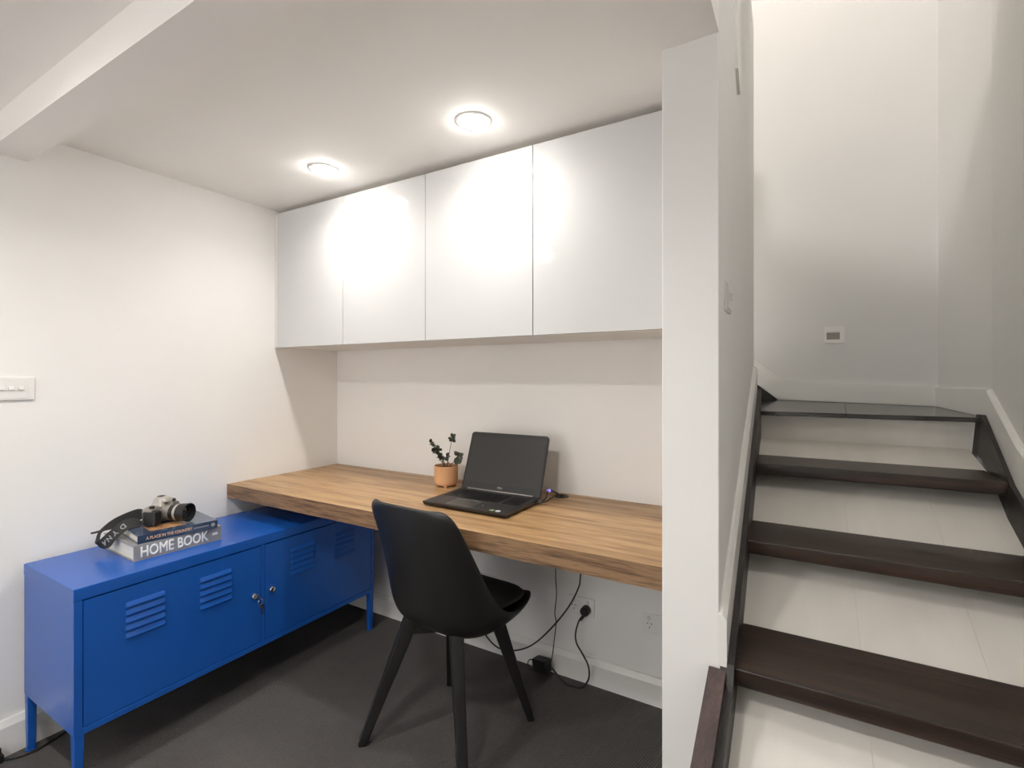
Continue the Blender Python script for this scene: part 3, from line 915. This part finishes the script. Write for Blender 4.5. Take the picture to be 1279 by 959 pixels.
# lid, built upright in its own plane then leaned back
TL = R(-19.5)
LH = .243
Lm = Matrix.Translation((0, LD / 2 - .006, .0225)) @ Matrix.Rotation(TL, 4, 'X')
mb = MB()
pts = [(-LW / 2, 0), (LW / 2, 0), (LW / 2, LH - .012), (LW / 2 - .004, LH - .004), (LW / 2 - .012, LH), (-LW / 2 + .012, LH), (-LW / 2 + .004, LH - .004), (-LW / 2, LH - .012)]
mb.prism(pts, 1, 0, .0075, bev=.0015).xform(Lm)
lid = obj('lid', mb, M['bezel'], lp, smooth=True)
mb = MB().box(-LW / 2 + .014, LW / 2 - .014, -.0006, .0003, .030, LH - .020).xform(Lm)
obj('screen', mb, M['laptop_screen'], lid)
mb = MB().tube([(-LW / 2 + .003, -.001, .004), (-LW / 2 + .003, -.001, LH - .008), (-LW / 2 + .010, -.001, LH - .003), (LW / 2 - .010, -.001, LH - .003), (LW / 2 - .003, -.001, LH - .008), (LW / 2 - .003, -.001, .004)], .0012, 6, 0).xform(Lm)
obj('screen_gasket', mb, M['rubber'], lid)
lettering('DELL', M['silver'], lid, Lm @ frame((0, -.0006, .0155), (1, 0, 0), (0, 0, 1)), .0105, align='CENTER', bold=.0002)

# ------------------------------------------------------------------ potted plant
PT = Vector((-1.402, 1.782, ZT))
pl = thing('potted_plant', 'small leafy plant in a peach clay pot beside the laptop', 'plant', PT)
mb = MB().lathe([(.0001, .006), (.038, .006), (.048, .010), (.0535, .022), (.054, .092), (.0525, .094), (.0495, .092), (.049, .040), (.0001, .040)], 40, caps=False)
pot = obj('pot', mb, M['pot'], pl, smooth=True, angle=50)
for k in range(4):
    a = R(35 + 90 * k)
    obj('pot_foot', MB().lathe([(.007, 0), (.009, .003), (.010, .009)], 14, cen=(.036 * math.cos(a), .036 * math.sin(a), 0)), M['pot'], pot, smooth=True)
obj('soil', MB().lathe([(.0001, .084), (.02, .086), (.0492, .081), (.0492, .06)], 30, caps=False), M['soil'], pl, smooth=True)
def leaf_mb(L=.020, W=.0078):
    mb = MB()
    rows = []
    for i in range(6):
        t = i / 5
        w = W * math.sin(math.pi * min(1, t * .93 + .06)) ** .8
        z = .004 * math.sin(t * 2.4)
        rows.append([(-w, L * t, z + .0022), (0, L * t, z), (w, L * t, z + .0022)])
    mb.grid(rows)
    return mb
lsrc = None
random.seed(11)
rt = Vector((.86, .51, 0)); tw = Vector((.62, -.78, 0))   # across and towards the room
def P(a, z, b=0.0):
    return rt * a + tw * b + Vector((0, 0, z))
stems = [([P(-.004, .083), P(-.016, .112), P(-.030, .140), P(-.052, .172, .004), P(-.070, .196, .006)], 24, 1.1),
         ([P(-.002, .083), P(-.010, .108), P(-.024, .128), P(-.048, .150, .01), P(-.066, .158, .012)], 20, 1.0),
         ([P(-.006, .083, .004), P(-.018, .104), P(-.030, .122), P(-.040, .150), P(-.034, .168)], 20, 1.15),
         ([P(.002, .083), P(.006, .105), P(.004, .122), P(.001, .136)], 10, 1.1),
         ([P(.004, .083), P(.010, .125), P(.018, .170, .002), P(.024, .205, .004), P(.028, .222, .004)], 0, 1.2),
         ([P(.006, .083), P(.022, .097), P(.036, .110), P(.048, .126), P(.053, .136)], 0, 1.5)]
def put_leaf(stem, p, d, up, s):
    global lsrc
    y = d.normalized(); x = y.cross(up).normalized(); z = x.cross(y)
    m = Matrix((x, y, z)).transposed().to_4x4() @ Matrix.Diagonal((s, s, s, 1))
    m.translation = p
    if lsrc is None:
        lsrc = obj('leaf', leaf_mb(), M['leaf'], stem, smooth=True, angle=180)
        o = lsrc
    else:
        o = lsrc.copy(); COL.objects.link(o); o.parent = stem
    o.matrix_basis = m
def rv():
    return Vector((random.uniform(-1, 1), random.uniform(-1, 1), random.uniform(-.6, 1)))
for pts, n, s in stems:
    sm = obj('stem', MB().tube(pts, [.0016, .0009], 6, 6), M['stem'], pl, smooth=True)
    cp = catmull(pts, 6)
    for k in range(n):
        t = .35 + .65 * (k + .5) / n
        p = cp[min(len(cp) - 1, int(t * (len(cp) - 1)))]
        put_leaf(sm, p, rv() + Vector((0, 0, .25)), rv() + Vector((0, 0, .8)), s * random.uniform(.6, 1.0))
    if n == 0:
        tip = cp[-1]; pre = cp[-5]
        if s < 1.3:
            for d, q, z in ((P(-.8, .3), pre, .9), (P(.9, .5), tip, 1.0), (P(-.4, 1.2), tip, .9), (P(.6, -.7), pre, 1.1), (P(-.7, -.6, .4), pre, .9), (P(.2, -.2, 1), pre, 1.2), (P(.9, -.2, .3), tip, .9), (P(-.2, .6, .8), tip, .8)):
                put_leaf(sm, q, d, tw + rv() * .3, z)
        else:
            for d, q, z in ((P(-.5, .6), tip, 1.3), (P(.25, -1), tip, 1.9), (P(.8, .35), tip, 1.4), (P(-.15, -1, .3), pre, 1.9), (P(.9, -.45), tip, 1.3), (P(.2, .9, .4), tip, 1.2)):
                put_leaf(sm, q, d, tw + rv() * .3, z)

# ------------------------------------------------------------------ switches, sockets, step light
t = thing('light_switch', 'white three gang light switch plate on the left wall', 'light switch', (XL, .575, 1.218))
mb = MB().box(XL, XL + .008, .505, .637, 1.178, 1.256, .003)
pla = obj('plate', mb, M['plastic_white'], t, world=True, smooth=True)
obj('plate_insert', MB().box(XL + .007, XL + .0095, .515, .620, 1.184, 1.250, .001), M['plastic_white'], t, world=True, smooth=True)
for y in (.530, .5535, .577, .601):
    mb = MB().hexa([(XL + .009, y - .0075, 1.212), (XL + .016, y - .0075, 1.213), (XL + .016, y + .0075, 1.213), (XL + .009, y + .0075, 1.212)],
                   [(XL + .009, y - .0075, 1.226), (XL + .011, y - .0075, 1.225), (XL + .011, y + .0075, 1.225), (XL + .009, y + .0075, 1.226)], bev=.0012)
    obj('rocker', mb, M['rocker'], t, world=True, smooth=True)

def outlet(xc, zc, label, group=None):
    t = thing('power_outlet', label, 'power outlet', (xc, YB, zc), 0, group)
    w, h = .118, .078
    obj('plate', MB().box(-w / 2, w / 2, -.010, 0, -h / 2, h / 2, .003), M['plastic_white'], t, smooth=True)
    for s in (-1, 1):
        cx = s * .029
        obj('rocker', MB().box(cx - .006 + s * .002, cx + .006 + s * .002, -.0135, -.009, .015, .031, .0015), M['rocker'], t, smooth=True)
        mb = MB()
        for dx, dz, an in ((-.0075, .002, 30), (.0075, .002, -30), (0, -.012, 0)):
            m_ = Matrix.Translation((cx, -.0102, dz)) @ Matrix.Translation((dx, 0, 0)) @ Matrix.Rotation(R(an), 4, 'Y')
            b = MB().box(-.0011, .0011, -.0004, .0012, -.0042, .0042).xform(m_)
            me = bpy.data.meshes.new('slot'); b.bm.to_mesh(me); b.bm.free(); mb.bm.from_mesh(me); bpy.data.meshes.remove(me)
        obj('socket_slots', mb, M['dark'], t)
    return t
outlet(-.806, .306, 'white double power outlet with a black plug in it, under the desk')
outlet(-.492, .306, 'white power outlet under the desk next to the partition')
outlet(-1.272, .306, 'white power outlet under the desk half hidden by the chair seat')

t = thing('wall_dimmer', 'small white switch box on the stair side of the partition', 'light switch', (wall_x(1.45), 1.45, 1.475))
xw = wall_x(1.45)
obj('plate', MB().box(xw - .004, xw + .008, 1.400, 1.500, 1.430, 1.508, .003), M['plastic_white'], t, world=True, smooth=True)
obj('plate_insert', MB().box(xw + .007, xw + .011, 1.408, 1.492, 1.436, 1.502, .002), M['plastic_white'], t, world=True, smooth=True)
obj('rocker', MB().box(xw + .010, xw + .0145, 1.445, 1.458, 1.462, 1.482, .001), M['rocker'], t, world=True, smooth=True)

t = thing('step_light', 'small square recessed step light in the landing wall', 'step light', (.128, YW, 1.485))
mb = MB()
for b in ((-.046, .046, .024, .045), (-.046, .046, -.045, -.026), (-.046, -.036, -.026, .024), (.024, .046, -.026, .024)):
    mb.box(b[0], b[1], -.008, 0, b[2], b[3])
obj('frame', mb, M['plastic_white'], t)
mb = MB()
mb.hexa([(-.036, -.003, -.026), (.024, -.003, -.026), (.024, -.001, -.026), (-.036, -.001, -.026)], [(-.036, -.0012, .024), (.024, -.0012, .024), (.024, -.0005, .024), (-.036, -.0005, .024)])
obj('recess', mb, M['gapgrey'], t)
mb = MB().hexa([(-.036, -.007, .016), (.024, -.007, .016), (.024, -.001, .010), (-.036, -.001, .010)], [(-.036, -.007, .024), (.024, -.007, .024), (.024, -.001, .024), (-.036, -.001, .024)])
obj('hood', mb, M['plastic_white'], t)

# ------------------------------------------------------------------ plugs and cables
t = thing('appliance_cord', 'black cord with round plug looping from the outlet to the floor', 'cord', (-.78, 1.9, 0))
mb = MB().lathe([(.0001, -.030), (.014, -.030), (.0185, -.026), (.0195, -.012), (.0195, 0)], 28, axis='y', cen=(-.779, YB - .0105, .300))
mb.tube([(-.782, 1.896, .287), (-.788, 1.892, .276), (-.796, 1.885, .264)], [.008, .0045], 10, 4)
obj('plug', mb, M['blackplastic'], t, world=True, smooth=True)
mb = MB().tube([(-.784, 1.892, .284), (-.797, 1.880, .266), (-.808, 1.87, .218), (-.804, 1.87, .177), (-.777, 1.87, .139), (-.753, 1.87, .098), (-.751, 1.868, .05),
                (-.775, 1.862, .012), (-.805, 1.858, .0045), (-.845, 1.860, .0045), (-.885, 1.868, .02), (-.912, 1.868, .045)], .0035, 8, 8)
obj('cable', mb, M['rubber'], t, world=True, smooth=True)
t = thing('power_adapter', 'black power adapter block hanging low against the baseboard', 'power adapter', (-.975, 1.86, 0))
Lm2 = Matrix.Translation((-.965, 1.876, .036)) @ Matrix.Rotation(R(-14), 4, 'Z') @ Matrix.Rotation(R(-10), 4, 'Y')
obj('block', MB().box(-.036, .036, -.022, .022, -.022, .028, .004).xform(Lm2), M['blackplastic'], t, world=True, smooth=True)
mb = MB().tube([(-.990, 1.866, .05), (-1.012, 1.862, .055), (-1.022, 1.855, .04), (-1.012, 1.85, .024), (-.995, 1.85, .02)], .0022, 8, 6)
mb.tube([(-.889, 1.865, .702), (-.893, 1.86, .458), (-.889, 1.86, .36), (-.897, 1.86, .282), (-.891, 1.86, .241), (-.9, 1.86, .165), (-.908, 1.86, .104), (-.922, 1.866, .06), (-.935, 1.868, .045)], .0021, 8, 8)
obj('cable', mb, M['rubber'], t, world=True, smooth=True)
mb = MB().tube([(-.760, 1.84, .702), (-.77, 1.83, .474), (-.78, 1.83, .418), (-.822, 1.83, .335), (-.893, 1.83, .237), (-.974, 1.83, .149), (-1.043, 1.83, .103), (-1.115, 1.83, .08),
                (-1.172, 1.83, .085), (-1.223, 1.83, .124), (-1.262, 1.84, .20), (-1.275, 1.87, .27), (-1.276, 1.915, .302)], .0031, 8, 8)
tag(obj('hanging_cable', mb, M['rubber'], smooth=True), 'black cable sagging under the desk behind the chair', 'cable')
t = thing('laptop_charger_lead', 'black charger lead running from the laptop to the desk grommet', 'cable', (-.88, 1.8, ZT))
mb = MB().tube([(-.8905, 1.700, ZT + .013), (-.868, 1.712, ZT + .020), (-.872, 1.745, ZT + .040), (-.884, 1.785, ZT + .042), (-.880, 1.830, ZT + .022), (-.868, 1.862, ZT + .002)], .0030, 8, 8)
obj('cable', mb, M['rubber'], t, world=True, smooth=True)
mb = MB().tube([(-.8905, 1.675, ZT + .013), (-.862, 1.70, ZT + .014), (-.858, 1.75, ZT + .020), (-.862, 1.81, ZT + .020), (-.862, 1.862, ZT + .002)], .0026, 8, 8)
obj('cable', mb, M['rubber'], t, world=True, smooth=True)
mb = MB().lathe([(.004, 0), (.0062, .002), (.0062, .016), (.004, .018)], 14, axis='x', cen=(-.8905, 1.700, ZT + .013))
obj('connector', mb, M['blackplastic'], t, world=True, smooth=True)
mb = MB().lathe([(.0040, -.009), (.0055, -.007), (.0055, .007), (.0040, .009)], 16, axis='y', cen=(-.877, 1.765, ZT + .042))
o = obj('light_ring', mb, M['led'], t, world=True, smooth=True)
o['label'] = 'small violet glowing charge light'
t = thing('extension_cord', 'black cord and plug on the carpet beside the blue cabinet leg', 'cord', (-2.25, .6, 0))
mb = MB().tube([(-2.262, .548, .006), (-2.246, .566, .006), (-2.231, .592, .005), (-2.227, .630, .005), (-2.240, .680, .005), (-2.258, .73, .005), (-2.266, .80, .005), (-2.266, 1.1, .005)], .0042, 8, 8)
obj('cable', mb, M['rubber'], t, world=True, smooth=True)
mb = MB()
mb.box(-2.278, -2.250, .520, .552, 0.001, .026, .004)
mb.box(-2.274, -2.262, .532, .548, .024, .044, .003)
obj('plug', mb, M['blackplastic'], t, world=True, smooth=True)
